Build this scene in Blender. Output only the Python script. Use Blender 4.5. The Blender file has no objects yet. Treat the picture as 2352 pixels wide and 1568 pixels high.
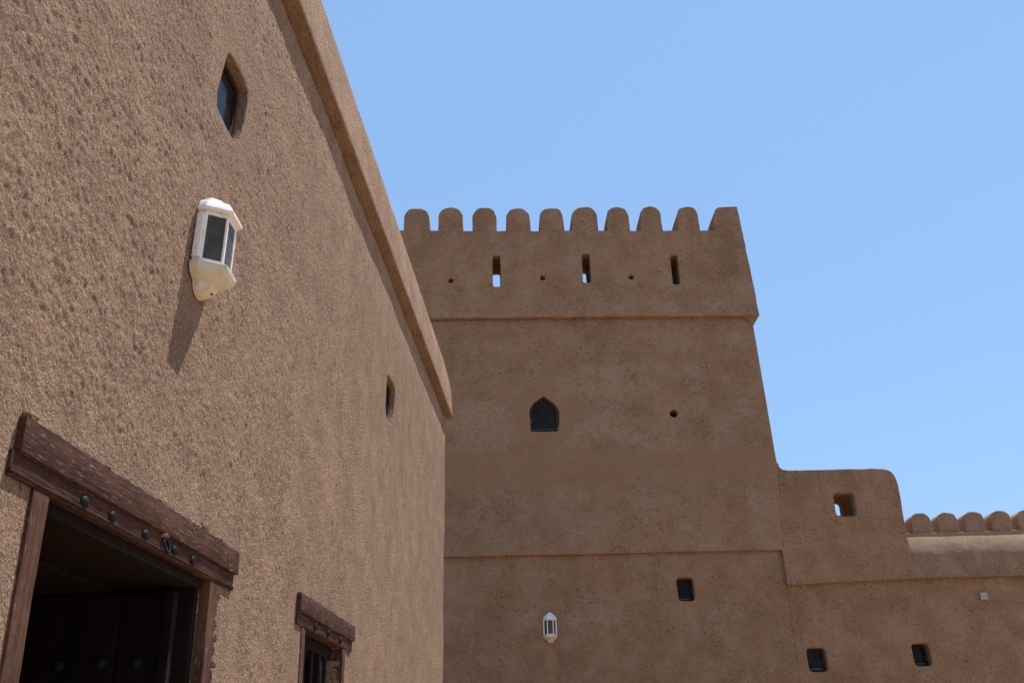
import bpy, bmesh, math, random
import numpy as np
from mathutils import Vector, noise, geometry

random.seed(7)
rng = np.random.default_rng(7)
scene = bpy.context.scene
col = scene.collection
R = math.radians

# ------------------------------------------------------------------ camera
EYE = 1.6
TH, RO = R(23.87), R(1.7)
rh = Vector((1, 0, 0)); dh = Vector((0, math.sin(TH), -math.cos(TH))); fw = Vector((0, math.cos(TH), math.sin(TH)))
rc = math.cos(RO) * rh + math.sin(RO) * dh
dc = -math.sin(RO) * rh + math.cos(RO) * dh
cam_d = bpy.data.cameras.new('camera')
cam_d.sensor_width = 36.0
cam_d.lens = 36.0 * 2251.0 / 2352.0
cam_d.clip_start = 0.05
cam_d.clip_end = 2000
cam = bpy.data.objects.new('camera', cam_d)
col.objects.link(cam)
from mathutils import Matrix
m = Matrix((rc, -dc, -fw)).transposed().to_4x4()
m.translation = Vector((0, 0, EYE))
cam.matrix_world = m
scene.camera = cam

# ------------------------------------------------------------------ light
SUN = Vector((1.049, 0.874, 3.2)).normalized()          # towards the sun
world = bpy.data.worlds.new('World'); scene.world = world
world.use_nodes = True
wn = world.node_tree.nodes; wl = world.node_tree.links
bg = wn['Background']
sky = wn.new('ShaderNodeTexSky')
sky.sky_type = 'NISHITA'
sky.sun_disc = False
sky.sun_elevation = math.asin(SUN.z)
sky.sun_rotation = math.atan2(SUN.x, SUN.y)
sky.altitude = 0
sky.air_density = 1.5
sky.dust_density = 0.0
sky.ozone_density = 6.0
bg.inputs['Strength'].default_value = 0.15
hz = wn.new('ShaderNodeMix'); hz.data_type = 'RGBA'              # even desert haze over the whole sky
hz.inputs[0].default_value = 0.7
wl.new(sky.outputs['Color'], hz.inputs[6]); hz.inputs[7].default_value = (1.70, 2.86, 4.85, 1)
wl.new(hz.outputs[2], bg.inputs['Color'])
sd = bpy.data.lights.new('sun', 'SUN')
sd.energy = 5.0
sd.angle = R(0.53)
sd.color = (1.0, 0.95, 0.88)
sun = bpy.data.objects.new('sun', sd)
sun.rotation_euler = SUN.to_track_quat('Z', 'Y').to_euler()
col.objects.link(sun)
vs = scene.view_settings
vs.view_transform = 'Standard'
vs.look = 'None'
vs.gamma = 1.0
vs.use_curve_mapping = False
vs.exposure = 0.25

# ------------------------------------------------------------------ node helpers
class NT:
    def __init__(s, name):
        s.m = bpy.data.materials.new(name); s.m.use_nodes = True
        s.n = s.m.node_tree.nodes; s.l = s.m.node_tree.links
        s.b = s.n['Principled BSDF']
        tc = s.n.new('ShaderNodeTexCoord'); s.co = tc.outputs['Object']
    def put(s, sock, v):
        if v is None: return
        if isinstance(v, bpy.types.NodeSocket): s.l.new(v, sock)
        else: sock.default_value = v
    def map(s, scale=(1, 1, 1), loc=(0, 0, 0), rot=(0, 0, 0), co=None):
        n = s.n.new('ShaderNodeMapping')
        s.l.new(co or s.co, n.inputs['Vector'])
        n.inputs['Scale'].default_value = scale; n.inputs['Location'].default_value = loc; n.inputs['Rotation'].default_value = rot
        return n.outputs['Vector']
    def noise(s, scale, detail=3, rough=0.55, co=None, dist=0.0):
        n = s.n.new('ShaderNodeTexNoise'); s.l.new(co or s.co, n.inputs['Vector'])
        n.inputs['Scale'].default_value = scale; n.inputs['Detail'].default_value = detail
        n.inputs['Roughness'].default_value = rough; n.inputs['Distortion'].default_value = dist
        return n.outputs['Fac']
    def vor(s, scale, co=None, feature='F1', smooth=None):
        n = s.n.new('ShaderNodeTexVoronoi'); n.feature = feature
        s.l.new(co or s.co, n.inputs['Vector']); n.inputs['Scale'].default_value = scale
        if smooth is not None: n.inputs['Smoothness'].default_value = smooth
        return n.outputs['Distance']
    def math(s, op, a, b=None, c=None, clamp=False):
        n = s.n.new('ShaderNodeMath'); n.operation = op; n.use_clamp = clamp
        for i, v in enumerate((a, b, c)): s.put(n.inputs[i], v)
        return n.outputs[0]
    def ramp(s, v, a, b, lo=0.0, hi=1.0):
        n = s.n.new('ShaderNodeMapRange'); n.interpolation_type = 'SMOOTHSTEP'
        s.put(n.inputs['Value'], v)
        for k, x in zip(('From Min', 'From Max', 'To Min', 'To Max'), (a, b, lo, hi)): n.inputs[k].default_value = x
        return n.outputs['Result']
    def mix(s, f, a, b, mode='MIX'):
        n = s.n.new('ShaderNodeMix'); n.data_type = 'RGBA'; n.blend_type = mode
        s.put(n.inputs[0], f)
        for i, v in ((6, a), (7, b)):
            s.put(n.inputs[i], v if isinstance(v, bpy.types.NodeSocket) else (*v, 1.0))
        return n.outputs[2]
    def sep(s, co=None):
        n = s.n.new('ShaderNodeSeparateXYZ'); s.l.new(co or s.co, n.inputs[0]); return n.outputs
    def bump(s, h, dist, strength=1.0, normal=None):
        n = s.n.new('ShaderNodeBump'); n.inputs['Strength'].default_value = strength
        s.put(n.inputs['Distance'], dist); s.l.new(h, n.inputs['Height'])
        if normal: s.l.new(normal, n.inputs['Normal'])
        return n.outputs['Normal']
    def done(s, color=None, rough=None, normal=None, spec=None, metal=None):
        s.put(s.b.inputs['Base Color'], color if isinstance(color, bpy.types.NodeSocket) or color is None else (*color, 1))
        s.put(s.b.inputs['Roughness'], rough); s.put(s.b.inputs['Normal'], normal)
        s.put(s.b.inputs['Specular IOR Level'], spec); s.put(s.b.inputs['Metallic'], metal)
        return s.m

def crack(t, xyz, x0, z0, z1, w=0.006, wob=0.12, slope=0.0, horiz=False):
    """thin meandering crack mask along z (or along x when horiz)"""
    a, b = (xyz[0], xyz[2]) if not horiz else (xyz[2], xyz[0])
    n1 = t.noise(2.3, 5, 0.62, co=t.map(loc=(x0 * 3.1, 0, z0)))
    off = t.math('MULTIPLY_ADD', n1, wob * 2, x0 - wob)
    off = t.math('MULTIPLY_ADD', t.math('SUBTRACT', b, z0), slope, off)
    d = t.math('ABSOLUTE', t.math('SUBTRACT', a, off))
    core = t.ramp(d, 0.0, w, 1.0, 0.0)
    g = t.ramp(t.noise(7.0, 2), 0.36, 0.52)
    r1 = t.ramp(b, z0, z0 + 0.08); r2 = t.ramp(b, z1 - 0.08, z1, 1.0, 0.0)
    return t.math('MULTIPLY', t.math('MULTIPLY', core, g), t.math('MULTIPLY', r1, r2))

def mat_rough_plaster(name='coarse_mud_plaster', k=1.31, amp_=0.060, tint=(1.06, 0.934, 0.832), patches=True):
    t = NT(name)
    xyz = t.sep()
    K = lambda *c: tuple(x * k * y for x, y in zip(c, tint))
    big = t.noise(1.1, 4, 0.6)
    mid = t.noise(6.0, 4, 0.6)
    streak = t.noise(1.0, 5, 0.7, co=t.map(scale=(9, 9, 1.6)), dist=0.5)
    c = t.mix(t.ramp(big, 0.3, 0.7), K(0.40, 0.295, 0.225), K(0.46, 0.345, 0.26))
    c = t.mix(t.ramp(mid, 0.40, 0.68, 0.0, 0.6), c, K(0.31, 0.222, 0.168))
    c = t.mix(t.ramp(t.noise(2.2, 5, 0.65), 0.46, 0.68, 0.0, 0.45), c, K(0.30, 0.22, 0.17))
    c = t.mix(t.ramp(streak, 0.55, 0.85, 0.0, 0.15), c, K(0.54, 0.43, 0.345))
    grain = t.noise(105, 3, 0.8, co=t.map(scale=(1, 1, 0.7)))
    c = t.mix(t.ramp(grain, 0.53, 0.68, 0, 0.75), c, K(0.66, 0.57, 0.49))
    c = t.mix(t.ramp(grain, 0.32, 0.46, 0.8, 0), c, K(0.14, 0.095, 0.075))
    fl = t.noise(1.0, 4, 0.75, co=t.map(scale=(34, 34, 17)), dist=0.8)
    zone = t.ramp(t.noise(2.6, 5, 0.7), 0.42, 0.58, 0.2, 1.0)
    c = t.mix(t.math('MULTIPLY', t.ramp(fl, 0.33, 0.43, 0.8, 0.0), zone), c, K(0.13, 0.09, 0.075))
    # relief: trowelled smooth patches between coarse thrown grains
    smooth = t.ramp(t.math('ADD', t.math('MULTIPLY', t.noise(2.9, 6, 0.72), 0.92), t.math('MULTIPLY', streak, 0.08)), 0.42, 0.62, 1.08, 0.62)
    edge = t.ramp(xyz[2], 4.55, 4.95, 1.0, 0.6)
    amp = t.math('MULTIPLY', smooth, edge)
    cr = None
    if patches:
        for (x, z, rx, rz) in ((2.17, 2.44, 0.09, 0.05), (2.62, 3.32, 0.16, 0.07), (3.75, 2.72, 0.2, 0.16), (3.6, 3.7, 0.25, 0.2), (4.9, 3.1, 0.3, 0.35), (2.35, 4.3, 0.14, 0.1), (3.62, 2.15, 0.12, 0.25)):
            amp = t.math('MULTIPLY', amp, t.math('MULTIPLY_ADD', spot(t, xyz, x, z, rx, rz, 0.6, 0.45), -0.26, 1.0))
        ks = [crack(t, xyz, *a, w=0.004, wob=0.10) for a in ((4.36, 2.36, 2.85), (3.62, 2.38, 2.72), (5.9, 3.9, 4.9), (2.62, 2.40, 2.6))]
        cr = ks[0]
        for q in ks[1:]: cr = t.math('MAXIMUM', cr, q)
        c = t.mix(t.math('MULTIPLY', cr, 0.75), c, (0.05, 0.035, 0.026))
    co = t.map(scale=(1, 1, 0.75))
    wv = t.n.new('ShaderNodeTexNoise'); t.l.new(co, wv.inputs['Vector']); wv.inputs['Scale'].default_value = 60; wv.inputs['Detail'].default_value = 3
    wa = t.n.new('ShaderNodeVectorMath'); wa.operation = 'MULTIPLY_ADD'
    t.l.new(wv.outputs['Color'], wa.inputs[0]); wa.inputs[1].default_value = (0.014, 0.014, 0.014); t.l.new(co, wa.inputs[2])
    cw = wa.outputs[0]
    g1 = t.vor(135, co=cw)                                        # thrown grit
    g1b = t.vor(210, co=cw)
    g2 = t.noise(78, 5, 0.76, co=co)
    g4 = t.noise(20, 3, 0.6, co=co)
    pit = t.ramp(t.noise(44, 4, 0.65, co=cw), 0.31, 0.42, -1.0, 0.0)
    h = t.math('ADD', t.math('MULTIPLY', g1, -0.6), t.math('MULTIPLY', g2, 1.5))
    h = t.math('ADD', h, t.math('MULTIPLY', g1b, -0.18))
    h = t.math('ADD', h, t.math('MULTIPLY', g4, 0.7))
    h = t.math('ADD', h, t.math('MULTIPLY', pit, 0.14))
    h = t.math('MULTIPLY', h, amp)
    nrm = t.bump(h, amp_, 1.0)
    return t.done(c, 0.92, nrm, 0.12)

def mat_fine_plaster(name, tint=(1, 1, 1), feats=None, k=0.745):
    t = NT(name)
    xyz = t.sep()
    big = t.noise(0.55, 4, 0.62)
    mid = t.noise(2.4, 5, 0.68)
    sm = t.noise(9.0, 5, 0.72)
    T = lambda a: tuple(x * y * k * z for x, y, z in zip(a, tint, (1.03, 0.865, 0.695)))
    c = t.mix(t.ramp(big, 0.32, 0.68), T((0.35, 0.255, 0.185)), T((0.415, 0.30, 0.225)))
    c = t.mix(t.ramp(mid, 0.44, 0.66, 0.0, 0.7), c, T((0.455, 0.365, 0.315)))
    c = t.mix(t.ramp(mid, 0.32, 0.50, 0.45, 0.0), c, T((0.29, 0.205, 0.15)))
    c = t.mix(t.ramp(sm, 0.50, 0.72, 0.0, 0.38), c, T((0.27, 0.19, 0.14)))
    c = t.mix(t.ramp(sm, 0.26, 0.44, 0.4, 0.0), c, T((0.47, 0.37, 0.30)))
    vst = t.noise(1.0, 3, 0.6, co=t.map(scale=(3.2, 3.2, 0.5)))
    c = t.mix(t.ramp(vst, 0.5, 0.75, 0, 0.15), c, T((0.27, 0.185, 0.135)))
    patch = None
    if feats: c, patch = feats(t, xyz, c, T)
    # straw and grit marks: short dark flecks, mostly lying flat
    fl = t.noise(1.0, 4, 0.72, co=t.map(scale=(27, 27, 66)), dist=1.1)
    pm = t.ramp(t.noise(1.5, 4, 0.65), 0.40, 0.60)
    f = t.math('MULTIPLY', t.ramp(fl, 0.32, 0.41, 1.0, 0.0), t.math('MULTIPLY_ADD', pm, 0.75, 0.25))
    if patch: f = t.math('MULTIPLY', f, t.math('SUBTRACT', 1.0, t.math('MULTIPLY', patch, 0.85)))
    c = t.mix(t.math('MULTIPLY', f, 0.8), c, (0.06, 0.042, 0.035))
    sp = t.noise(42, 4, 0.8)
    c = t.mix(t.ramp(sp, 0.57, 0.70, 0, 0.6), c, T((0.58, 0.48, 0.40)))
    c = t.mix(t.ramp(sp, 0.31, 0.43, 0.65, 0), c, T((0.15, 0.105, 0.08)))
    h = t.math('ADD', t.math('MULTIPLY', t.noise(38, 5, 0.7), 1.0), t.math('MULTIPLY', f, -0.9))
    h = t.math('ADD', h, t.math('MULTIPLY', sm, 1.4))
    nrm = t.bump(h, 0.018, 1.0)
    return t.done(c, 0.93, nrm, 0.12)

def spot(t, xyz, x, z, rx, rz, soft=0.35, warp=0.25):
    """soft-edged elliptical stain or repair mask"""
    a = t.math('DIVIDE', t.math('SUBTRACT', xyz[0], x), rx)
    b = t.math('DIVIDE', t.math('SUBTRACT', xyz[2], z), rz)
    d = t.math('SQRT', t.math('ADD', t.math('MULTIPLY', a, a), t.math('MULTIPLY', b, b)))
    d = t.math('ADD', d, t.math('MULTIPLY_ADD', t.noise(3.5, 3, 0.6), warp * 2, -warp))
    return t.ramp(d, 1.0 - soft, 1.0, 1.0, 0.0)

def tower_feats(t, xyz, c, T):
    # smoother, redder repair round the arched window and in a band below it
    p1 = spot(t, xyz, 0.45, 6.5, 0.48, 0.62, 0.12, 0.16)
    band = t.math('ADD', xyz[2], t.math('MULTIPLY_ADD', t.noise(0.9, 4, 0.55), 0.55, -0.275))
    p2 = t.math('MULTIPLY', t.ramp(band, 5.93, 5.98, 1, 0), t.ramp(band, 5.1, 5.7, 0, 1))
    p = t.math('MAXIMUM', p1, p2)
    c = t.mix(t.math('MULTIPLY', p, 0.75), c, T((0.375, 0.265, 0.185)))
    # pale scraped areas
    for (x, z, rx, rz) in ((1.5, 6.25, 0.8, 0.32), (-0.6, 6.4, 0.5, 0.5), (1.4, 7.0, 1.2, 0.5)):
        s = spot(t, xyz, x, z, rx, rz, 0.7, 0.5)
        c = t.mix(t.math('MULTIPLY', s, t.math('MULTIPLY', t.ramp(t.noise(5, 4, 0.7), 0.35, 0.6), 0.65)), c, T((0.49, 0.40, 0.335)))
    # dark rain stain streaks below the merlons and at the corner
    st = t.noise(1.0, 3, 0.6, co=t.map(scale=(2.6, 2.6, 0.35)))
    top = t.ramp(xyz[2], 8.9, 9.8)
    c = t.mix(t.math('MULTIPLY', t.math('MULTIPLY', top, t.ramp(st, 0.42, 0.65)), 0.35), c, T((0.24, 0.165, 0.12)))
    s = spot(t, xyz, 3.45, 9.2, 0.3, 0.9, 0.8, 0.3)
    c = t.mix(t.math('MULTIPLY', s, 0.45), c, T((0.22, 0.15, 0.11)))
    # lamp: washed streak flanked by dirt
    for (x, z, rx, rz, k, cc) in ((0.28, 3.05, 0.09, 0.2, 0.35, (0.23, 0.16, 0.115)), (0.53, 3.02, 0.08, 0.22, 0.35, (0.23, 0.16, 0.115)), (0.405, 2.95, 0.07, 0.42, 0.5, (0.43, 0.315, 0.235))):
        s = spot(t, xyz, x, z, rx, rz, 0.7, 0.2)
        c = t.mix(t.math('MULTIPLY', s, k), c, T(cc))
    for a in ((0.51, 8.35, 9.25),):
        k = crack(t, xyz, *a, w=0.007, wob=0.12)
        c = t.mix(t.math('MULTIPLY', k, 0.8), c, (0.05, 0.035, 0.03))
    for a in ((5.35, -0.6, 0.1), (5.36, 2.6, 3.4)):
        k = crack(t, xyz, *a, w=0.006, wob=0.2, horiz=True)
        c = t.mix(t.math('MULTIPLY', k, 0.7), c, (0.05, 0.035, 0.03))
    return c, p

def curtain_feats(t, xyz, c, T):
    st = t.noise(1.0, 3, 0.6, co=t.map(scale=(3.5, 3.5, 0.5)))
    top = t.math('MULTIPLY', t.ramp(xyz[2], 4.7, 5.45), t.ramp(xyz[0], 5.7, 5.5))
    c = t.mix(t.math('MULTIPLY', t.math('MULTIPLY', top, t.ramp(st, 0.38, 0.6)), 0.45), c, T((0.22, 0.145, 0.105)))
    s = spot(t, xyz, 6.75, 3.65, 0.42, 0.2, 0.8, 0.5)
    c = t.mix(t.math('MULTIPLY', s, 0.3), c, T((0.27, 0.19, 0.15)))
    for a in ((3.62, 6.6, 8.0), (4.83, 4.85, 5.5)):
        k = crack(t, xyz, *a, w=0.006, wob=0.16, horiz=True)
        c = t.mix(t.math('MULTIPLY', k, 0.7), c, (0.05, 0.035, 0.03))
    for a in ((3.86, 2.8, 3.9),):
        k = crack(t, xyz, *a, w=0.006, wob=0.1)
        c = t.mix(t.math('MULTIPLY', k, 0.7), c, (0.05, 0.035, 0.03))
    return c, None

def mat_wood(name, axis, flake=0.5, base=(0.085, 0.031, 0.0175)):
    t = NT(name)
    sc = [70, 70, 70]; sc[axis] = 3.5
    g = t.noise(1.0, 5, 0.65, co=t.map(scale=tuple(sc)), dist=0.3)
    big = t.noise(5, 3, 0.6)
    c = t.mix(t.ramp(g, 0.3, 0.7), tuple(x * 0.55 for x in base), tuple(x * 1.45 for x in base))
    c = t.mix(t.ramp(big, 0.45, 0.7, 0, 0.6), c, (base[0] * 1.9, base[1] * 2.3, base[2] * 2.3))
    sf = [260, 260, 260]; sf[axis] = 20
    fl = t.noise(1.0, 3, 0.65, co=t.map(scale=tuple(sf), loc=(3, 1, 2)))
    zone = t.ramp(t.noise(3.5, 3, 0.6), 0.35, 0.65, 0.0, 1.0)
    f = t.math('MULTIPLY', t.ramp(fl, 0.64 - 0.12 * flake, 0.71 - 0.12 * flake), t.math('MULTIPLY_ADD', zone, 0.7, 0.3))
    c = t.mix(t.math('MULTIPLY', f, 0.8), c, (0.33, 0.26, 0.215))
    h = t.math('ADD', t.math('MULTIPLY', g, 0.8), t.math('MULTIPLY', f, -0.4))
    return t.done(c, 0.8, t.bump(h, 0.0045), 0.15)

def mat_plain(name, color, rough, spec=0.5, metal=0.0, bump=None, var=0.0):
    t = NT(name)
    c = color
    if var:
        c = t.mix(t.ramp(t.noise(14, 4, 0.6), 0.35, 0.7), color, tuple(x * (1 - var) for x in color))
    nrm = t.bump(t.noise(bump[0], 3), bump[1]) if bump else None
    return t.done(c, rough, nrm, spec, metal)

def mat_lamp(name='white_lamp_enamel', a=(0.80, 0.78, 0.75), b=(0.74, 0.66, 0.50)):
    t = NT(name)
    xyz = t.sep()
    n = t.noise(26, 4, 0.65)
    c = t.mix(t.ramp(n, 0.5, 0.64), a, b)
    d = t.noise(60, 3, 0.7)
    c = t.mix(t.ramp(d, 0.68, 0.76, 0, 0.6), c, (0.40, 0.33, 0.24))
    return t.done(c, 0.5, t.bump(n, 0.001), 0.4)

def mat_glass(name, c0, rough, spec=0.3):
    t = NT(name)
    n = t.noise(7, 3, 0.6)
    c = t.mix(t.ramp(n, 0.35, 0.7), c0, tuple(x * 1.7 + 0.002 for x in c0))
    return t.done(c, t.ramp(t.noise(22, 4), 0.3, 0.8, rough * 0.7, rough * 1.6), None, spec)

M = {
    'coarse': mat_rough_plaster(),
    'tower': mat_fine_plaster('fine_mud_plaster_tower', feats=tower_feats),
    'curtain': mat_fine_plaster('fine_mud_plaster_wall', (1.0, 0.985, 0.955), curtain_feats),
    'rear': mat_fine_plaster('fine_mud_plaster_rear', (1.25, 1.24, 1.24)),  # lighter tint stands in for light bounced onto the rear wall
    'coping': mat_rough_plaster('coarse_coping_plaster', 0.97, 0.024, (1.03, 0.92, 0.77), False),
    'woodx': mat_wood('flaking_brown_timber', 0, 0.62, (0.058, 0.0235, 0.0145)),
    'woodstrip': mat_wood('worn_brown_strip', 0, 0.35, (0.050, 0.021, 0.0135)),
    'woodz': mat_wood('worn_brown_post', 2, 0.5, (0.078, 0.036, 0.0215)),
    'woodshade': mat_wood('shade_dark_timber', 2, -1.0, (0.0075, 0.0034, 0.0024)),  # near-black base puts the shade inside the openings into the timber colour
    'frame': mat_wood('small_window_timber', 2, 0.5, (0.032, 0.013, 0.009)),
    'iron': mat_plain('black_iron', (0.012, 0.013, 0.0145), 0.6, 0.12, 0.0, (60, 0.001), 0.4),
    'lamp': mat_lamp(),
    'lampold': mat_lamp('yellowed_shaded_enamel', (0.60, 0.54, 0.43), (0.54, 0.46, 0.32)),  # yellowed enamel, with the base's warm shade put into the colour too
    'smoke': mat_glass('smoked_lamp_glass', (0.060, 0.056, 0.052), 0.28, 0.12),
    'pane': mat_glass('dark_window_glass', (0.010, 0.010, 0.011), 0.12, 0.09),
    'plate': mat_plain('pale_cover_plastic', (0.36, 0.34, 0.29), 0.6, 0.2, 0.0, None, 0.08),
    'dust': mat_plain('dusty_sill', (0.20, 0.155, 0.125), 0.9, 0.1, 0.0, (90, 0.002), 0.4),
    'filler': mat_plain('yellow_foam_filler', (0.26, 0.18, 0.10), 0.9, 0.1, 0.0, (120, 0.004), 0.5),
}

def ground_mat():
    t = NT('sandy_courtyard')
    c = t.mix(t.ramp(t.noise(0.7, 5, 0.6), 0.3, 0.7), (0.42, 0.285, 0.165), (0.50, 0.345, 0.205))
    c = t.mix(t.ramp(t.noise(30, 4, 0.7), 0.5, 0.75, 0, 0.5), c, (0.3, 0.22, 0.16))
    return t.done(c, 0.95, t.bump(t.noise(40, 5, 0.7), 0.01), 0.1)
M['ground'] = ground_mat()

# ------------------------------------------------------------------ mesh helpers
def obj(name, bm, mat, parent=None, sharp=35, smooth=True, recalc=True):
    if recalc: bmesh.ops.recalc_face_normals(bm, faces=bm.faces)
    me = bpy.data.meshes.new(name)
    bm.to_mesh(me); bm.free()
    if smooth:
        for p in me.polygons: p.use_smooth = True
        if sharp: me.set_sharp_from_angle(angle=R(sharp))
    me.materials.append(mat)
    o = bpy.data.objects.new(name, me); col.objects.link(o)
    if parent: o.parent = parent
    return o

def empty(name, loc, rz, label, cat, group=None):
    o = bpy.data.objects.new(name, None); col.objects.link(o)
    o.empty_display_size = 0.3
    o.location = loc; o.rotation_euler = (0, 0, rz)
    o['label'] = label; o['category'] = cat
    if group: o['group'] = group
    return o

def resample(poly, sp):
    out = []
    for i, p in enumerate(poly):
        q = poly[(i + 1) % len(poly)]
        k = max(1, int(round(math.hypot(q[0] - p[0], q[1] - p[1]) / sp)))
        for j in range(k):
            out.append((p[0] + (q[0] - p[0]) * j / k, p[1] + (q[1] - p[1]) * j / k))
    return np.array(out)

def smooth_poly(poly, it=2, w=0.25):
    p = np.array(poly, float)
    for _ in range(it):                               # Chaikin corner cutting
        q = np.roll(p, -1, 0)
        p = np.stack([p * (1 - w) + q * w, p * w + q * (1 - w)], 1).reshape(-1, 2)
    return p

def ccw(p):
    a = np.sum(p[:, 0] * np.roll(p[:, 1], -1) - np.roll(p[:, 0], -1) * p[:, 1])
    return p if a > 0 else p[::-1]

def offset(p, d):                                     # p counter-clockwise, positive d grows it
    e = np.roll(p, -1, 0) - p
    e /= np.maximum(np.linalg.norm(e, axis=1, keepdims=True), 1e-9)
    n = np.stack([e[:, 1], -e[:, 0]], 1)
    v = n + np.roll(n, 1, 0)
    l = np.maximum(np.linalg.norm(v, axis=1, keepdims=True), 1e-6)
    v /= l
    c = np.maximum(np.sum(v * n, 1, keepdims=True), 0.6)
    return p + v * d / c

def inside(pts, poly):
    x, y = pts[:, 0], pts[:, 1]
    r = np.zeros(len(pts), bool)
    for i in range(len(poly)):
        x1, y1 = poly[i - 1]; x2, y2 = poly[i]
        if y1 == y2: continue
        r ^= ((y1 > y) != (y2 > y)) & (x < (x2 - x1) * (y - y1) / (y2 - y1) + x1)
    return r

def fill(outline, holes, grid):
    """triangulated flat region; returns 2D verts, triangles, index lists of the loops"""
    loops = [outline] + holes
    b = np.concatenate(loops)
    pts = grid
    if len(pts):
        keep = inside(pts, outline)
        for h in holes: keep &= ~inside(pts, h)
        pts = pts[keep]
        k = np.ones(len(pts), bool)
        seg = np.linalg.norm(np.roll(outline, -1, 0) - outline, axis=1).mean()
        for l in loops:
            sgl = np.linalg.norm(np.roll(l, -1, 0) - l, axis=1).mean()
            lo, hi = l.min(0) - sgl, l.max(0) + sgl
            for c in range(0, len(pts), 4000):
                pc = pts[c:c + 4000]
                d2 = ((pc[:, None, :] - l[None, :, :]) ** 2).sum(-1).min(1)
                k[c:c + 4000] &= d2 > (0.45 * sgl) ** 2
        pts = pts[k]
    allp = np.concatenate([b, pts]) if len(pts) else b
    edges = []; s = 0
    for l in loops:
        n = len(l); edges += [(s + i, s + (i + 1) % n) for i in range(n)]; s += n
    V, E, F, ov, oe, of = geometry.delaunay_2d_cdt([Vector(p) for p in allp], edges, [], 0, 1e-7)
    V = np.array([(v.x, v.y) for v in V])
    F = np.array([f for f in F])
    cen = V[F].mean(1)
    keep = inside(cen, outline)
    for h in holes: keep &= ~inside(cen, h)
    F = F[keep]
    idx = {}
    for o_i, srcs in enumerate(ov):
        for q in srcs: idx[q] = o_i
    res = []; s = 0
    for l in loops:
        res.append([idx[s + i] for i in range(len(l))]); s += len(l)
    return V, F, res

def grid_pts(x0, x1, z0, z1, sp):
    xs = np.arange(x0, x1, sp); zs = np.arange(z0, z1, sp)
    g = np.stack(np.meshgrid(xs, zs), -1).reshape(-1, 2)
    return g + rng.uniform(-0.22, 0.22, g.shape) * sp

def fract(x, z, f, oct=3, seed=0.0):
    return noise.fractal(Vector((x * f + seed, seed * 1.7, z * f)), 1.0, 2.0, oct, noise_basis='PERLIN_ORIGINAL')

def mk_disp(terms):
    def d(x, z):
        return sum(a * fract(x, z, f, o, i * 13.7 + 3.1) for i, (a, f, o) in enumerate(terms))
    return d

def slab(name, mat, parent, outline, nf, nb, holes=(), r=0.02, sp=0.06, disp=None, grid=None, jit=0.0, rs=None, back=True):
    """A wall piece whose front face lies at n = nf (n points to the viewer, local -Y), with rounded
    arrises, real undulation, and openings: each hole = (polygon, depth or None for through, rounding)."""
    disp = disp or (lambda x, z: 0.0)
    out = ccw(resample(outline, rs or sp))
    if jit:
        out = out + np.array([[fract(p[0], p[1], 9.0, 3, 5.0), fract(p[0], p[1], 9.0, 3, 9.0)] for p in out]) * jit
    rr = np.array([r(p[0], p[1]) if callable(r) else r for p in out])
    ins = offset(out, -rr[:, None])
    hl = []
    for h in holes:
        hp = ccw(np.array(h[0], float))
        if jit: hp = hp + np.array([[fract(p[0], p[1], 14, 2, 2.0), fract(p[0], p[1], 14, 2, 7.0)] for p in hp]) * jit * 0.7
        hl.append(hp)
    hx = [offset(hp, h[2]) for hp, h in zip(hl, holes)]
    if grid is None:
        grid = grid_pts(out[:, 0].min(), out[:, 0].max(), out[:, 1].min(), out[:, 1].max(), sp)
    V, F, loops = fill(ins, hx, grid)
    D = np.array([disp(a, b) for a, b in V])
    verts = [(a, -(nf + d), b) for (a, b), d in zip(V, D)]
    faces = [tuple(f) for f in F]
    def ring(pts, ns):
        s = len(verts)
        for p, n in zip(pts, ns): verts.append((p[0], -n, p[1]))
        return list(range(s, s + len(pts)))
    def bridge(a, b):
        k = len(a)
        for i in range(k): faces.append((a[i], a[(i + 1) % k], b[(i + 1) % k], b[i]))
    def walk(start, base2, target2, r, dd, n_end, mid=1):
        r = r if isinstance(r, np.ndarray) else np.full(len(target2), r)
        n_end = n_end if isinstance(n_end, np.ndarray) else np.full(len(target2), n_end)
        # rounded arris from loop `start` (lies on base2) to target2, then straight to n_end
        cur = start
        for tt in (0.38, 0.72, 1.0):
            ang = tt * math.pi / 2
            f = math.sin(ang); g = 1 - math.cos(ang)
            pts = base2 + (target2 - base2) * f
            new = ring(pts, [nf + d - q * g for d, q in zip(dd, r)]); bridge(cur, new); cur = new
        for j in range(1, mid + 1):
            t = j / mid
            new = ring(target2, [(nf + d - q) * (1 - t) + e_ * t for d, q, e_ in zip(dd, r, n_end)]); bridge(cur, new); cur = new
        return cur
    dd = D[loops[0]]
    ro = walk(loops[0], ins, out, rr, dd, nb + rr)
    rb = ring(ins, [nb] * len(ins)); bridge(ro, rb)
    thr = []
    for hp, hxp, h, lp in zip(hl, hx, holes, loops[1:]):
        dh_ = D[lp]
        if h[1] is None:
            e = walk(lp, hxp, hp, h[2], dh_, nb + h[2], 4)
            eb = ring(hxp, [nb] * len(hxp)); bridge(e, eb); thr.append((hxp, eb))
        else:
            e = walk(lp, hxp, hp, h[2], dh_, nf - h[1], 3)
            faces.append(tuple(e))
    if back:
        V2, F2, l2 = fill(ins, [a for a, _ in thr], np.zeros((0, 2)))
        mp = {}
        for src, dst in zip(l2, [rb] + [b for _, b in thr]):
            for a, b in zip(src, dst): mp[a] = b
        if all(i in mp for i in range(len(V2))):
            faces += [tuple(mp[i] for i in f) for f in F2]
    me = bpy.data.meshes.new(name)
    me.from_pydata(verts, [], faces)
    bm = bmesh.new(); bm.from_mesh(me); bpy.data.meshes.remove(me)
    return obj(name, bm, mat, parent, sharp=50)

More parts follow.
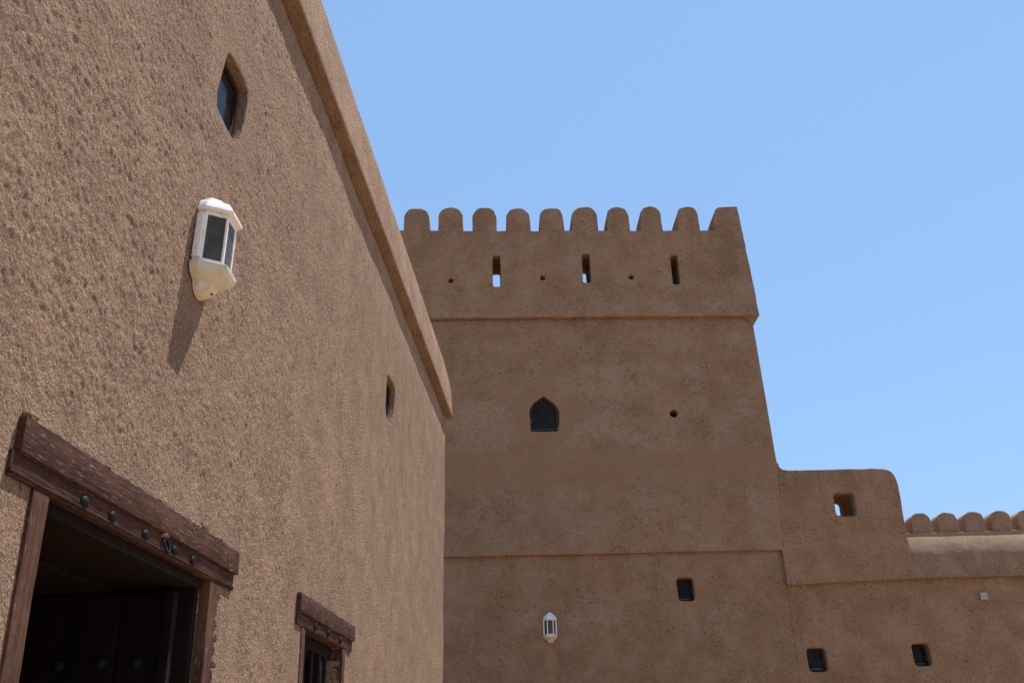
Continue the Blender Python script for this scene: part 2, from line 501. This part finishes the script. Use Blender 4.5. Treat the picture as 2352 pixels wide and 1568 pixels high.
def rounded_rect(x0, x1, z0, z1, r, skew=0.0, seg=4):
    p = []
    for cx, cz, a0 in ((x1 - r, z0 + r, -90), (x1 - r, z1 - r, 0), (x0 + r, z1 - r, 90), (x0 + r, z0 + r, 180)):
        for k in range(seg + 1):
            a = R(a0 + 90 * k / seg)
            x, z = cx + r * math.cos(a), cz + r * math.sin(a)
            p.append((x + skew * (z - z0), z))
    return p

def disc(x, z, r, seg=14, sq=1.0):
    return [(x + r * math.cos(a) * sq, z + r * math.sin(a)) for a in np.linspace(0, 2 * math.pi, seg, endpoint=False)]

def bar_box(bm, x0, x1, n0, n1, z0, z1, bev=0.004, cuts=0, wob=0.0, seed=0.0):
    """box in (x, n, z) with bevelled, slightly uneven faces"""
    vs_ = [bm.verts.new((x, -n, z)) for x in (x0, x1) for n in (n0, n1) for z in (z0, z1)]
    q = [(0, 1, 3, 2), (4, 6, 7, 5), (0, 4, 5, 1), (2, 3, 7, 6), (0, 2, 6, 4), (1, 5, 7, 3)]
    fs = [bm.faces.new([vs_[i] for i in f]) for f in q]
    geom = list({e for f in fs for e in f.edges})
    if bev:
        r = bmesh.ops.bevel(bm, geom=geom, offset=bev, segments=2, affect='EDGES', profile=0.6)
    if cuts:
        d = (x1 - x0, n1 - n0, z1 - z0)
        ax = max(range(3), key=lambda i: abs(d[i]))
        lo = (x0, -n1, z0)[ax]; hi = (x1, -n0, z1)[ax]
        for k in range(1, cuts):
            no = [0, 0, 0]; no[ax] = 1; co = [0, 0, 0]; co[ax] = lo + (hi - lo) * k / cuts
            bmesh.ops.bisect_plane(bm, geom=bm.verts[:] + bm.edges[:] + bm.faces[:], plane_co=co, plane_no=no)
    if wob:
        for v in bm.verts:
            c = Vector((v.co.x * 9 + seed, v.co.y * 30, v.co.z * 9))
            v.co += noise.noise_vector(c) * wob + noise.noise_vector(c * 5) * wob * 0.5

def beam(name, mat, parent, x0, x1, n0, n1, z0, z1, bev=0.004, cuts=24, wob=0.002, seed=0.0):
    bm = bmesh.new(); bar_box(bm, x0, x1, n0, n1, z0, z1, bev, cuts, wob, seed)
    return obj(name, bm, mat, parent, sharp=40)

def loft(name, mat, parent, loops, close=True, caps=True, sharp=30):
    bm = bmesh.new()
    R_ = [[bm.verts.new(p) for p in l] for l in loops]
    for a, b in zip(R_, R_[1:]):
        k = len(a)
        for i in range(k if close else k - 1):
            bm.faces.new((a[i], a[(i + 1) % k], b[(i + 1) % k], b[i]))
    if caps: bm.faces.new(R_[0]); bm.faces.new(R_[-1])
    return obj(name, bm, mat, parent, sharp=sharp)

def stud_bm(x, n, z, r, h):
    bm = bmesh.new()
    bmesh.ops.create_uvsphere(bm, u_segments=14, v_segments=10, radius=1.0)
    for v in bm.verts:
        v.co = Vector((x + v.co.x * r, -(n + v.co.y * -h), z + v.co.z * r))
    return bm

# ------------------------------------------------------------------ ground
bm = bmesh.new()
bmesh.ops.create_grid(bm, x_segments=40, y_segments=40, size=600)
g = obj('ground', bm, M['ground'], None, recalc=False)
g['kind'] = 'structure'

# ------------------------------------------------------------------ near building with the doorway (left)
LS = R(90 - 3.13)
LB = empty('mud_plaster_building', (-1.25 * math.cos(R(3.13)), 1.25 * math.sin(R(3.13)), 0), LS,
           'sunlit mud plastered building with wooden doorway and barred window, nearest on the left', 'building')
dl = mk_disp([(0.007, 0.8, 2), (0.004, 4.0, 3)])
dfine = mk_disp([(0.007, 0.8, 2), (0.004, 4.0, 3), (0.0022, 12.0, 2), (0.0042, 52.0, 3)])
def dleft(s, z):
    if 1.5 < s < 5.6 and z > 1.4:
        v = dfine(s, z)
    else: v = dl(s, z)
    # calmer next to the timber and under the cornice
    for (a, b, c, d_) in ((2.0, 3.6, 0.0, 2.40), (4.4, 5.6, 0.9, 2.39), (2.93, 3.26, 3.93, 4.26), (6.4, 6.75, 3.93, 4.26)):
        dx = max(a - s, s - b, 0); dz = max(c - z, z - d_, 0)
        q = math.hypot(dx, dz)
        if q < 0.10: v *= 0.25 + 0.75 * q / 0.10
    return v

door_h = [(2.225, 0.03), (3.36, 0.03), (3.345, 1.2), (3.34, 2.252), (2.222, 2.252)]
barw_h = [(4.60, 1.25), (5.36, 1.25), (5.36, 2.262), (4.60, 2.262)]
win1_h = smooth_poly([(2.93, 3.945), (3.03, 3.925), (3.165, 3.925), (3.225, 4.0), (3.262, 4.235), (3.2, 4.256), (3.10, 4.258), (3.005, 4.245), (2.985, 4.19)], 1, 0.22)
win2_h = smooth_poly([(6.40, 3.945), (6.51, 3.93), (6.63, 3.93), (6.70, 4.0), (6.75, 4.16), (6.745, 4.26), (6.65, 4.265), (6.44, 4.25), (6.42, 4.15)], 1, 0.2)
bands = [grid_pts(1.5, 2.7, 1.5, 5.03, 0.0078), grid_pts(2.7, 4.2, 1.6, 5.03, 0.0098), grid_pts(4.2, 6.2, 1.8, 5.03, 0.0145),
         grid_pts(6.2, 9.6, 1.8, 5.03, 0.035), grid_pts(-4.9, 1.5, 0.1, 5.0, 0.3), grid_pts(1.5, 9.4, 0.1, 1.5, 0.2)]
slab('wall', M['coarse'], LB,
     [(-5, 0), (9.36, 0), (9.47, 2.4), (9.66, 4.7), (9.685, 5.053), (-5, 5.053)], 0.0, -3.25,
     [(resample(door_h, 0.06), 3.1, 0.008), (resample(barw_h, 0.06), 0.5, 0.008), (win1_h, 0.3, 0.008), (win2_h, 0.3, 0.008)],
     r=0.035, rs=0.06, disp=dleft, grid=np.concatenate(bands))
bm = bmesh.new(); bar_box(bm, -5, 9.3, -6.0, -3.255, 0.0, 5.04, 0.02)
obj('house_body', bm, M['coarse'], LB)

# overhanging parapet, leaning back and rounded off at the top and at the far end
prof = [(0.0, 5.060), (0.045, 5.058), (0.066, 5.056), (0.071, 5.064), (0.069, 5.10), (0.066, 5.20), (0.061, 5.30), (0.054, 5.40), (0.046, 5.47), (0.034, 5.52),
        (0.014, 5.56), (-0.02, 5.59), (-0.08, 5.605), (-0.2, 5.612), (-0.42, 5.61), (-0.5, 5.57), (-0.5, 5.056)]
pp = []
for a, b in zip(prof, prof[1:]):
    k = max(1, int(math.hypot(b[0] - a[0], b[1] - a[1]) / 0.022))
    for j in range(k): pp.append((a[0] + (b[0] - a[0]) * j / k, a[1] + (b[1] - a[1]) * j / k))
pp.append(prof[-1])
ss = list(np.arange(-5, 1.5, 0.4)) + list(np.arange(1.5, 9.4, 0.028)) + list(np.linspace(9.4, 9.76, 18))
loops = []
for s in ss:
    q = max(0.0, (s - 9.15) / 0.61)
    drop = 0.12 * q ** 2.0
    e = max(0.0, (s - 9.70) / 0.06)
    pull = 0.03 * (1 - math.sqrt(max(0.0, 1 - e * e)))
    l = []
    for n, z in pp:
        f = min(1.0, max(0.0, (z - 5.06) / 0.5))
        nz = fract(s, z + n, 0.9, 2, 4) * 0.005 + fract(s, z + n, 7.0, 3, 8) * 0.0035
        nz *= 0.35 + 0.65 * f if n < 0.03 else 0.6
        l.append((s, -(n + nz - (pull if n > -0.3 else 0)), z + nz * 0.5 - drop * f * f - (pull * 0.8 * f)))
    loops.append(l)
loft('parapet', M['coarse'], LB, loops, close=True, caps=True, sharp=48)

# doorway ------------------------------------------------------------------
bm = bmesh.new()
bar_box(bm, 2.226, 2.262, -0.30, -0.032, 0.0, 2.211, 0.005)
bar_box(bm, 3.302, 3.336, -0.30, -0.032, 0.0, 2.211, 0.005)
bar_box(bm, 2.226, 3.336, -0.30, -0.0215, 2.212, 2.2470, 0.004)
DW = obj('doorway', bm, M['woodshade'], LB)
beam('lintel', M['woodx'], DW, 2.050, 3.578, -0.05, 0.019, 2.303, 2.386, 0.004, 60, 0.0022, 1.0)
beam('lintel_strip', M['woodstrip'], DW, 2.035, 3.562, -0.05, 0.008, 2.2585, 2.3025, 0.003, 60, 0.0014, 2.0)
beam('bead', M['woodstrip'], DW, 2.033, 3.565, -0.02, 0.013, 2.2500, 2.2580, 0.004, 50, 0.0008, 3.0)
beam('bead', M['woodstrip'], DW, 2.036, 3.562, -0.02, 0.010, 2.2435, 2.2495, 0.003, 50, 0.0008, 6.0)
beam('jamb', M['woodz'], DW, 2.150, 2.224, -0.03, 0.008, 0.0, 2.2430, 0.005, 50, 0.0022, 4.0)
beam('jamb', M['woodz'], DW, 3.338, 3.410, -0.03, 0.008, 0.0, 2.2430, 0.005, 50, 0.0022, 5.0)
for x in (2.385, 2.545, 2.765, 2.985, 3.145):
    obj('stud', stud_bm(x, 0.009, 2.270, 0.0175, 0.012), M['iron'], DW)
bm = bmesh.new()
for i in range(24):
    a = 2 * math.pi * i / 24
    for j in range(8):
        b = 2 * math.pi * j / 8
        rr = 0.0215 + 0.0042 * math.cos(b)
        bm.verts.new((2.905 + rr * math.cos(a) * 0.93, -(0.020 + 0.0042 * math.sin(b) - 0.006 * math.sin(a)), 2.268 + rr * math.sin(a)))
bm.verts.ensure_lookup_table()
for i in range(24):
    for j in range(8):
        bm.faces.new([bm.verts[k] for k in (i * 8 + j, ((i + 1) % 24) * 8 + j, ((i + 1) % 24) * 8 + (j + 1) % 8, i * 8 + (j + 1) % 8)])
obj('ring', bm, M['iron'], DW)
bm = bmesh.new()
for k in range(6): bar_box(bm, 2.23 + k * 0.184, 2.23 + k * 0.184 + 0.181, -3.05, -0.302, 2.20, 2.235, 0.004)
obj('added_dark_ceiling', bm, M['woodshade'], DW)  # added ceiling boards, put in to keep the passage dark
# the two leaves stand open, folded back into the dark passage
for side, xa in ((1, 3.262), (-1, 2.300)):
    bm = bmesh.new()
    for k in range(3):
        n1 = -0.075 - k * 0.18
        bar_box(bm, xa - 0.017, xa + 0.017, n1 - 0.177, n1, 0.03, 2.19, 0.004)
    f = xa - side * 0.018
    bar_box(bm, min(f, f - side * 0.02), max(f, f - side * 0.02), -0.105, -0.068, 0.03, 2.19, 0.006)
    dlf = obj('door_leaf', bm, M['woodshade'], DW)
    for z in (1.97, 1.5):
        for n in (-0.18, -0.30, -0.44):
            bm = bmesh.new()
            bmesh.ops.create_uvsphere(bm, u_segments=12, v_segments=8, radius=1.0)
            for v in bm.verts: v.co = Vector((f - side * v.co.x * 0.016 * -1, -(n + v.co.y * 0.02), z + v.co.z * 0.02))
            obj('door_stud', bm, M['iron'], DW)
def lump(x, n, z, rx, rz, rn, seed):
    bm = bmesh.new()
    bmesh.ops.create_icosphere(bm, subdivisions=4, radius=1.0)
    for v in bm.verts:
        f = 1 + 0.45 * noise.fractal(v.co * 1.6 + Vector((seed, 0, 0)), 1.0, 2.0, 3)
        v.co = Vector((x + v.co.x * rx * f, -(n + v.co.y * rn * f), z + v.co.z * rz * f))
    return obj('filler', bm, M['filler'], DW, sharp=None)
lump(2.085, 0.0, 2.395, 0.028, 0.014, 0.016, 1.0)
lump(3.235, 0.0, 2.397, 0.03, 0.017, 0.02, 5.0)
lump(2.90, 0.012, 2.300, 0.018, 0.008, 0.010, 9.0)
# crumbling mortar along the timber
for i in range(26):
    s = 2.1 + i * 0.057 + random.uniform(-0.02, 0.02)
    o = lump(s, -0.004, 2.390 + random.uniform(-0.002, 0.004), random.uniform(0.015, 0.035), random.uniform(0.006, 0.011), random.uniform(0.010, 0.018), i * 3.3)
    o.name = 'mortar_crumb'; o.data.materials[0] = M['coarse']
for i in range(14):
    z = 2.2 - i * 0.045
    o = lump(3.418 + random.uniform(-0.002, 0.006), 0.002, z, random.uniform(0.006, 0.013), random.uniform(0.015, 0.03), random.uniform(0.010, 0.018), i * 5.1)
    o.name = 'mortar_crumb'; o.data.materials[0] = M['coarse']

# barred window --------------------------------------------------------------
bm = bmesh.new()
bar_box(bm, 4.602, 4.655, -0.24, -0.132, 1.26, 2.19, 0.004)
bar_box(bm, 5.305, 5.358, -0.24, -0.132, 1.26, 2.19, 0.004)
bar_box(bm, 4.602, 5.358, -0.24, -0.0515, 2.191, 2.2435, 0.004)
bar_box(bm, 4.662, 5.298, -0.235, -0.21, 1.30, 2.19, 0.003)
BW = obj('barred_window', bm, M['woodshade'], LB)
beam('lintel', M['woodx'], BW, 4.440, 5.590, -0.05, 0.022, 2.302, 2.385, 0.005, 50, 0.0032, 11.0)
beam('lintel_strip', M['woodstrip'], BW, 4.436, 5.568, -0.05, 0.010, 2.247, 2.3015, 0.004, 50, 0.0014, 12.0)
beam('jamb', M['woodz'], BW, 4.535, 4.60, -0.13, 0.006, 1.25, 2.2465, 0.005, 40, 0.0022, 13.0)
beam('jamb', M['woodz'], BW, 5.36, 5.43, -0.13, 0.006, 1.25, 2.2465, 0.005, 40, 0.0022, 14.0)
for x in (4.74, 5.00, 5.26):
    obj('stud', stud_bm(x, 0.011, 2.274, 0.019, 0.013), M['iron'], BW)
for x in (4.70, 4.84, 4.99, 5.14, 5.27):
    lp = []
    for z in (1.28, 1.6, 1.9, 2.244):
        lp.append([(x + 0.011 * math.cos(a), 0.065 + 0.011 * math.sin(a), z) for a in np.linspace(0, 2 * math.pi, 10, endpoint=False)])
    loft('bar', M['iron'], BW, lp)

def small_window(parent, poly, nf, depth, w=0.028, glass='pane', fmat='frame', FT=0.05, sill=0.0):
    """timber frame following the opening, pane set inside it"""
    p = ccw(np.array(poly, float)); p = offset(p, -0.002)
    q = offset(p, -w)
    lp = [[(a[0], -(nf - depth), a[1]) for a in p], [(a[0], -(nf - depth + FT), a[1]) for a in p],
          [(a[0], -(nf - depth + FT), a[1]) for a in q], [(a[0], -(nf - depth), a[1]) for a in q]]
    f = loft('window', M[fmat], parent, lp + [lp[0]], caps=False)
    q2 = offset(q, 0.003)
    bm = bmesh.new()
    a = [bm.verts.new((v[0], -(nf - depth + 0.022), v[1])) for v in q2]; bm.faces.new(a)
    b = [bm.verts.new((v[0], -(nf - depth + 0.010), v[1])) for v in q2]; bm.faces.new(b)
    for i in range(len(a)): bm.faces.new((a[i], a[(i + 1) % len(a)], b[(i + 1) % len(a)], b[i]))
    obj('pane', bm, M[glass], f, sharp=30)
    if sill:
        z = q[:, 1].min(); xs = [v[0] for v in q if v[1] < z + 0.02]
        bm = bmesh.new(); bar_box(bm, min(xs) + 0.004, max(xs) - 0.004, nf - depth + 0.023, nf - depth + FT - 0.004, z + 0.0005, z + sill, 0.002)
        obj('sill', bm, M['dust'], f)
    return f
small_window(LB, win1_h, 0.0, 0.070, 0.02, FT=0.03)
small_window(LB, win2_h, 0.0, 0.070, 0.02, FT=0.03)

# ------------------------------------------------------------------ fort tower
BS = R(1.7)
TW = empty('fort_tower', (0, 13.8, 0), BS, 'tall shaded mud plastered fort tower topped with ten rounded merlons', 'tower')
dt = mk_disp([(0.022, 0.5, 2), (0.009, 2.2, 3), (0.0035, 9.0, 3)])
arch_h = [(0.645, 6.262), (0.668, 6.40), (0.672, 6.55), (0.650, 6.62), (0.605, 6.682), (0.52, 6.75), (0.452, 6.802), (0.37, 6.752), (0.285, 6.69), (0.240, 6.61), (0.230, 6.54), (0.236, 6.40), (0.24, 6.262), (0.26, 6.245), (0.45, 6.243), (0.625, 6.246)]
arch_h = resample(arch_h, 0.03)
slab('wall', M['tower'], TW, [(-5, 0), (3.748, 0), (3.748, 4.45), (-5, 4.45)], -0.07, -3.2,
     [(rounded_rect(2.215, 2.448, 3.756, 4.072, 0.05, -0.03), 0.3, 0.02)], r=0.006, sp=0.05, rs=0.1, disp=dt)
slab('tower_shaft', M['tower'], TW,
     [(-5, 4.43), (3.7405, 4.418), (3.759, 4.6), (3.799, 5.1), (3.832, 5.64), (3.80, 6.8), (3.770, 7.88), (3.62, 8.03), (3.0, 8.055), (-5, 8.09)], 0.0, -3.3,
     [(arch_h, 0.26, 0.012), (disc(2.391, 6.488, 0.06), 0.4, 0.02)], r=lambda x, z: 0.003 if (x > 3.5 and z < 5.7) or z > 8.0 else 0.012, sp=0.05, rs=0.05, disp=dt)
# parapet: overhangs on front and right, pierced by three slits and three small holes
zb = lambda x: 8.083 - (x + 1.25) * 0.0085
zt = lambda x: 9.645 - (x + 1.7) * 0.0173
slits = [(-0.274, -0.150, 8.615, 9.175), (1.147, 1.272, 8.655, 9.165), (2.560, 2.678, 8.60, 9.125)]
PN = 0.09
hol = [(rounded_rect(a, b, c, d, 0.03, 0.0), None, 0.012) for a, b, c, d in slits]
hol += [(disc(x, z, 0.043, 12), 0.35, 0.014) for x, z in ((-0.936, 8.735), (0.51, 8.756), (1.908, 8.742))]
slab('parapet', M['tower'], TW,
     [(-5, zb(-5)), (3.862, zb(3.862)), (3.842, 8.5), (3.815, 9.0), (3.778, 9.54), (3.4, zt(3.4)), (2, zt(2)), (0, zt(0)), (-5, zt(-5))],
     PN, -0.6, hol, r=lambda x, z: 0.004 if z > 9.3 else 0.012, sp=0.045, rs=0.05, disp=dt, jit=0.006)
# tapering corbel that carries the overhang at the right corner
bm = bmesh.new()
A_ = [(3.600, -0.03, 8.040), (3.765, -0.03, 7.90), (3.765, -3.3, 7.90), (3.60, -3.3, 8.04)]
B_ = [(3.60, 0.085, 8.046), (3.850, 0.085, 8.041), (3.850, -3.3, 8.041), (3.60, -3.3, 8.046)]
va = [bm.verts.new((x, -n, z)) for x, n, z in A_]; vb = [bm.verts.new((x, -n, z)) for x, n, z in B_]
bm.faces.new(va); bm.faces.new(vb)
for i in range(4): bm.faces.new((va[i], va[(i + 1) % 4], vb[(i + 1) % 4], vb[i]))
obj('corbel', bm, M['tower'], TW)
# other sides of the roof parapet and the roof terrace itself
bm = bmesh.new(); bar_box(bm, 3.2, 3.79, -3.25, -0.602, 8.06, 9.5, 0.02); obj('parapet', bm, M['tower'], TW)
bm = bmesh.new(); bar_box(bm, -5, 3.79, -3.9, -3.305, 0.0, 9.5, 0.02); obj('parapet', bm, M['tower'], TW)
bm = bmesh.new(); bar_box(bm, -5, 3.19, -3.3, -0.603, 8.1, 8.2, 0.01); obj('roof', bm, M['tower'], TW)

def merlon_outline(x0, x1, z0, z1, zt_, skew=0.0, flat=0.0, seed=0):
    w = x1 - x0; c = (x0 + x1) / 2 + skew
    rnd = random.Random(seed)
    h = zt_ - (z0 + z1) / 2
    sh = h * 0.54
    p = [(c - w * 0.492, z0), (c + w * 0.492, z1)]
    xr = c + w * 0.48; xl = c - w * 0.48
    p.append((xr + rnd.uniform(-.008, .008), z1 + sh))
    for k in range(1, 12):
        a = math.pi * k / 12
        ca, sa = math.cos(a), math.sin(a)
        e = 0.76
        px = c + w * 0.48 * math.copysign(abs(ca) ** e, ca) + rnd.uniform(-.006, .006)
        pz = (z0 + z1) / 2 + sh + (h - sh) * abs(sa) ** 0.9 + rnd.uniform(-.006, .006)
        p.append((px, pz))
    p.append((xl + rnd.uniform(-.008, .008), z0 + sh))
    return p
mer = [(-1.695, -1.272, -1.487, 10.066), (-1.141, -0.733, -0.94, 10.070), (-0.590, -0.193, -0.388, 10.062), (-0.046, 0.354, 0.160, 10.044),
       (0.484, 0.891, 0.71, 10.042), (1.012, 1.435, 1.245, 10.046), (1.588, 1.958, 1.777, 10.034), (2.141, 2.494, 2.31, 10.034), (2.745, 3.104, 2.905, 10.024)]
dm = mk_disp([(0.022, 0.5, 2), (0.009, 2.2, 3), (0.0045, 9.0, 3)])
for i, (x0, x1, xt, z) in enumerate(mer):
    slab('merlon', M['tower'], TW, merlon_outline(x0, x1, zt(x0), zt(x1), z, (xt - (x0 + x1) / 2) * 0.5, seed=i), PN - 0.002, -0.42,
         r=lambda x, z: 0.003 if z < 9.69 else 0.02, sp=0.04, rs=0.035, disp=dm, jit=0.006)
zc = zt(3.6)
slab('merlon', M['tower'], TW, [(3.325, zt(3.32)), (3.776, 9.541), (3.762, 9.8), (3.745, 10.012), (3.6, 10.012), (3.44, 10.0), (3.385, 9.96), (3.352, 9.88), (3.335, 9.76)],
     PN - 0.002, -0.42, r=lambda x, z: 0.003 if z < 9.62 else 0.014, sp=0.04, rs=0.035, disp=dm, jit=0.003)

# ------------------------------------------------------------------ curtain wall right of the tower
CW = empty('curtain_wall', (0, 13.8, 0), BS, 'shaded mud wall right of the tower with a raised block and a sunlit sloping coping', 'wall')
slab('wall', M['curtain'], CW, [(3.7490, 0), (12, 0), (12, 4.03), (3.7490, 3.975)], -0.074, -0.9,
     [(rounded_rect(3.905, 4.168, 2.777, 3.086, 0.055, -0.02), 0.3, 0.022), (rounded_rect(5.365, 5.608, 2.812, 3.110, 0.055, -0.045), 0.3, 0.022)],
     r=0.006, sp=0.05, rs=0.1, disp=dt)
slab('wall_block', M['curtain'], CW,
     [(3.742, 3.930), (5.562, 3.975), (5.556, 4.6), (5.568, 5.30), (5.562, 5.38), (5.54, 5.46), (5.50, 5.52), (5.45, 5.552), (5.36, 5.570), (4.7, 5.574), (4.2, 5.572), (3.97, 5.572), (3.90, 5.59), (3.86, 5.63), (3.838, 5.69),
      (3.800, 5.1), (3.760, 4.6), (3.742, 4.418)], 0.0, -0.7,
     [(rounded_rect(4.596, 4.888, 4.882, 5.220, 0.05, -0.0), None, 0.03)], r=lambda x, z: 0.003 if (z < 4.5 or x < 3.85) else 0.016, sp=0.045, rs=0.04, disp=dt, jit=0.005)
# sloping coping: vertical foot, rounded back into the top
pr = [(-0.08, 3.972), (-0.012, 3.972), (0.0, 3.984), (0.0, 4.05), (-0.001, 4.12), (-0.004, 4.2)]
for k in range(1, 17):
    a = math.pi / 2 * k / 16
    pr.append((-0.004 - 0.36 * (1 - math.cos(a)), 4.2 + 0.425 * math.sin(a)))
pr += [(-0.55, 4.63), (-0.78, 4.62), (-0.80, 4.60), (-0.80, 3.972)]
p2 = []
for a, b in zip(pr, pr[1:]):
    k = max(1, int(math.hypot(b[0] - a[0], b[1] - a[1]) / 0.03))
    for j in range(k): p2.append((a[0] + (b[0] - a[0]) * j / k, a[1] + (b[1] - a[1]) * j / k))
p2.append(pr[-1])
loops = []
for x in np.arange(5.561, 12, 0.035):
    l = []
    for n, z in p2:
        d = dt(x, z - min(n + 0.004, 0) * 0.8) - 0.001
        l.append((x, -(n + d), z + d * 0.4 + (x - 5.56) * 0.004))
    loops.append(l)
loft('coping', M['coping'], CW, loops, sharp=50)
bm = bmesh.new(); bar_box(bm, 4.0, 12, -2.6, -0.82, 3.9, 4.32, 0.02); obj('bounce_walkway', bm, M['rear'], CW)  # unseen terrace slab added to bounce sunlight onto the rear merlons
small_window(CW, rounded_rect(3.905, 4.168, 2.777, 3.086, 0.055, -0.02), -0.074, 0.17, 0.034, sill=0.014)
small_window(CW, rounded_rect(5.365, 5.608, 2.812, 3.110, 0.055, -0.045), -0.074, 0.19, 0.034, sill=0.014)
small_window(TW, rounded_rect(2.215, 2.448, 3.756, 4.072, 0.05, -0.03), -0.07, 0.17, 0.034, sill=0.014)
small_window(TW, arch_h, 0.0, 0.075, 0.034, sill=0.008)

# ------------------------------------------------------------------ rear wall with barrel merlons
RW = empty('crenellated_wall', (0, 17.0, 0), 0.0, 'distant tan wall behind the coping crowned with close set rounded merlons', 'wall')
dr = mk_disp([(0.012, 0.6, 2), (0.006, 3.0, 3)])
slab('wall', M['rear'], RW, [(4.2, 0), (14, 0), (14, 5.255), (4.2, 5.255)], 0.05, -0.5, r=0.02, sp=0.12, rs=0.1, disp=dr, jit=0.006)
for i in range(13):
    x0 = 5.468 + i * 0.4655
    slab('merlon', M['rear'], RW, merlon_outline(x0, x0 + 0.36, 5.257, 5.257, 5.612, seed=100 + i), 0.0, -0.36, r=0.014, sp=0.05, rs=0.03, disp=dr, jit=0.004)

# ------------------------------------------------------------------ wall lanterns
def lantern(loc, rz, tilt, label):
    t = empty('wall_lantern', loc, rz, label, 'lantern', 'half hexagonal lanterns on the walls')
    t.rotation_euler = (0, tilt, rz)
    def hexa(z, w, d, b=0.028):
        w *= 0.91; d *= 0.90; b = min(b, d * 0.4)
        return [(-w, 0, z), (-w, -b, z), (-w * 0.5, -d, z), (w * 0.5, -d, z), (w, -b, z), (w, 0, z)]
    H = 0.208
    W, D = 0.092, 0.106
    loft('cap', M['lamp'], t, [hexa(z, w, d) for z, w, d in ((H + 0.001, 0.104, 0.122), (H + 0.004, 0.107, 0.125), (H + 0.013, 0.107, 0.125), (H + 0.017, 0.101, 0.118),
        (H + 0.034, 0.096, 0.111), (H + 0.052, 0.083, 0.096), (H + 0.065, 0.062, 0.073), (H + 0.067, 0.056, 0.066), (H + 0.079, 0.051, 0.060),
        (H + 0.081, 0.042, 0.049), (H + 0.093, 0.033, 0.038), (H + 0.101, 0.016, 0.020))], sharp=24)
    loft('base', M['lampold'], t, [hexa(z, w, d) for z, w, d in ((-0.001, 0.104, 0.122), (-0.004, 0.108, 0.127), (-0.014, 0.108, 0.127), (-0.022, 0.107, 0.125), (-0.034, 0.100, 0.117),
        (-0.049, 0.080, 0.090), (-0.058, 0.058, 0.066), (-0.061, 0.058, 0.068), (-0.072, 0.054, 0.062), (-0.084, 0.044, 0.050), (-0.094, 0.030, 0.034), (-0.099, 0.012, 0.016))], sharp=24)
    for z0, z1 in ((0.0, 0.014), (H - 0.014, H)):
        o_ = hexa(z0, W, D); i_ = [(x * 0.84, y * 0.84, z) for x, y, z in o_]
        o2 = [(x, y, z1) for x, y, z in o_]; i2 = [(x, y, z1) for x, y, z in i_]
        loft('rail', M['lamp'], t, [o_, o2, i2, i_, o_], caps=False, sharp=24)
    P = hexa(0, W, D)[1:5]
    for k, (x, y, _) in enumerate(P):
        lp = []
        for z in (0.0135, H - 0.0135):
            c = Vector((x * 0.93, y * 0.94))
            r_ = 0.0075
            ang0 = math.atan2(y, x)
            lp.append([(c.x + r_ * math.cos(ang0 + a), c.y + r_ * math.sin(ang0 + a), z) for a in (R(-70), R(-25), R(25), R(70), R(150), R(210))])
        loft('post', M['lamp'], t, lp, sharp=20)
    for a, b in ((P[0], P[1]), (P[1], P[2]), (P[2], P[3])):
        lp = []
        for s in (0.95, 0.93):
            lp.append([(a[0] * s, a[1] * s, 0.004), (b[0] * s, b[1] * s, 0.004), (b[0] * s, b[1] * s, H - 0.004), (a[0] * s, a[1] * s, H - 0.004)])
        loft('glass_pane', M['smoke'], t, lp, sharp=20)
    # plain cheek pieces between the wall and the glazing
    for sx in (-1, 1):
        bm = bmesh.new(); x0, x1 = sorted((sx * 0.093, sx * 0.080))
        bar_box(bm, x0, x1, 0.0, 0.0245, 0.014, H - 0.014, 0.002)
        obj('side_plate', bm, M['lamp'], t)
    bm = bmesh.new(); bar_box(bm, -0.079, 0.079, -0.02, 0.006, 0.0, H, 0.002)
    obj('back_plate', bm, M['iron'], t)
    obj('screw_hole', stud_bm(0.006, 0.050, -0.083, 0.004, 0.004), M['iron'], t)
    return t
def wall_pt(org, rz, x, n, z):
    return (org[0] + x * math.cos(rz) + n * math.sin(rz), org[1] + x * math.sin(rz) - n * math.cos(rz), z)
lantern(wall_pt(LB.location, LS, 2.958, 0.004, 3.231), LS, R(3.5), 'white lantern with cream base hung on the sunlit plaster above the doorway')
lantern(wall_pt(TW.location, BS, 0.405, -0.07, 3.335), BS, R(0.6), 'small white lantern hung low on the shaded tower wall')

# ------------------------------------------------------------------ cover plate
CP = empty('cover_plate', wall_pt(CW.location, BS, 6.50, -0.068, 3.718), BS, 'pale square cover plate with two screws on the shaded wall below the coping', 'plate')
bm = bmesh.new(); bar_box(bm, -0.0515, 0.0515, -0.006, 0.008, -0.050, 0.050, 0.002)
obj('plate', bm, M['plate'], CP)
for x in (-0.034, 0.034):
    obj('screw', stud_bm(x, 0.008, 0.0, 0.006, 0.003), M['iron'], CP)
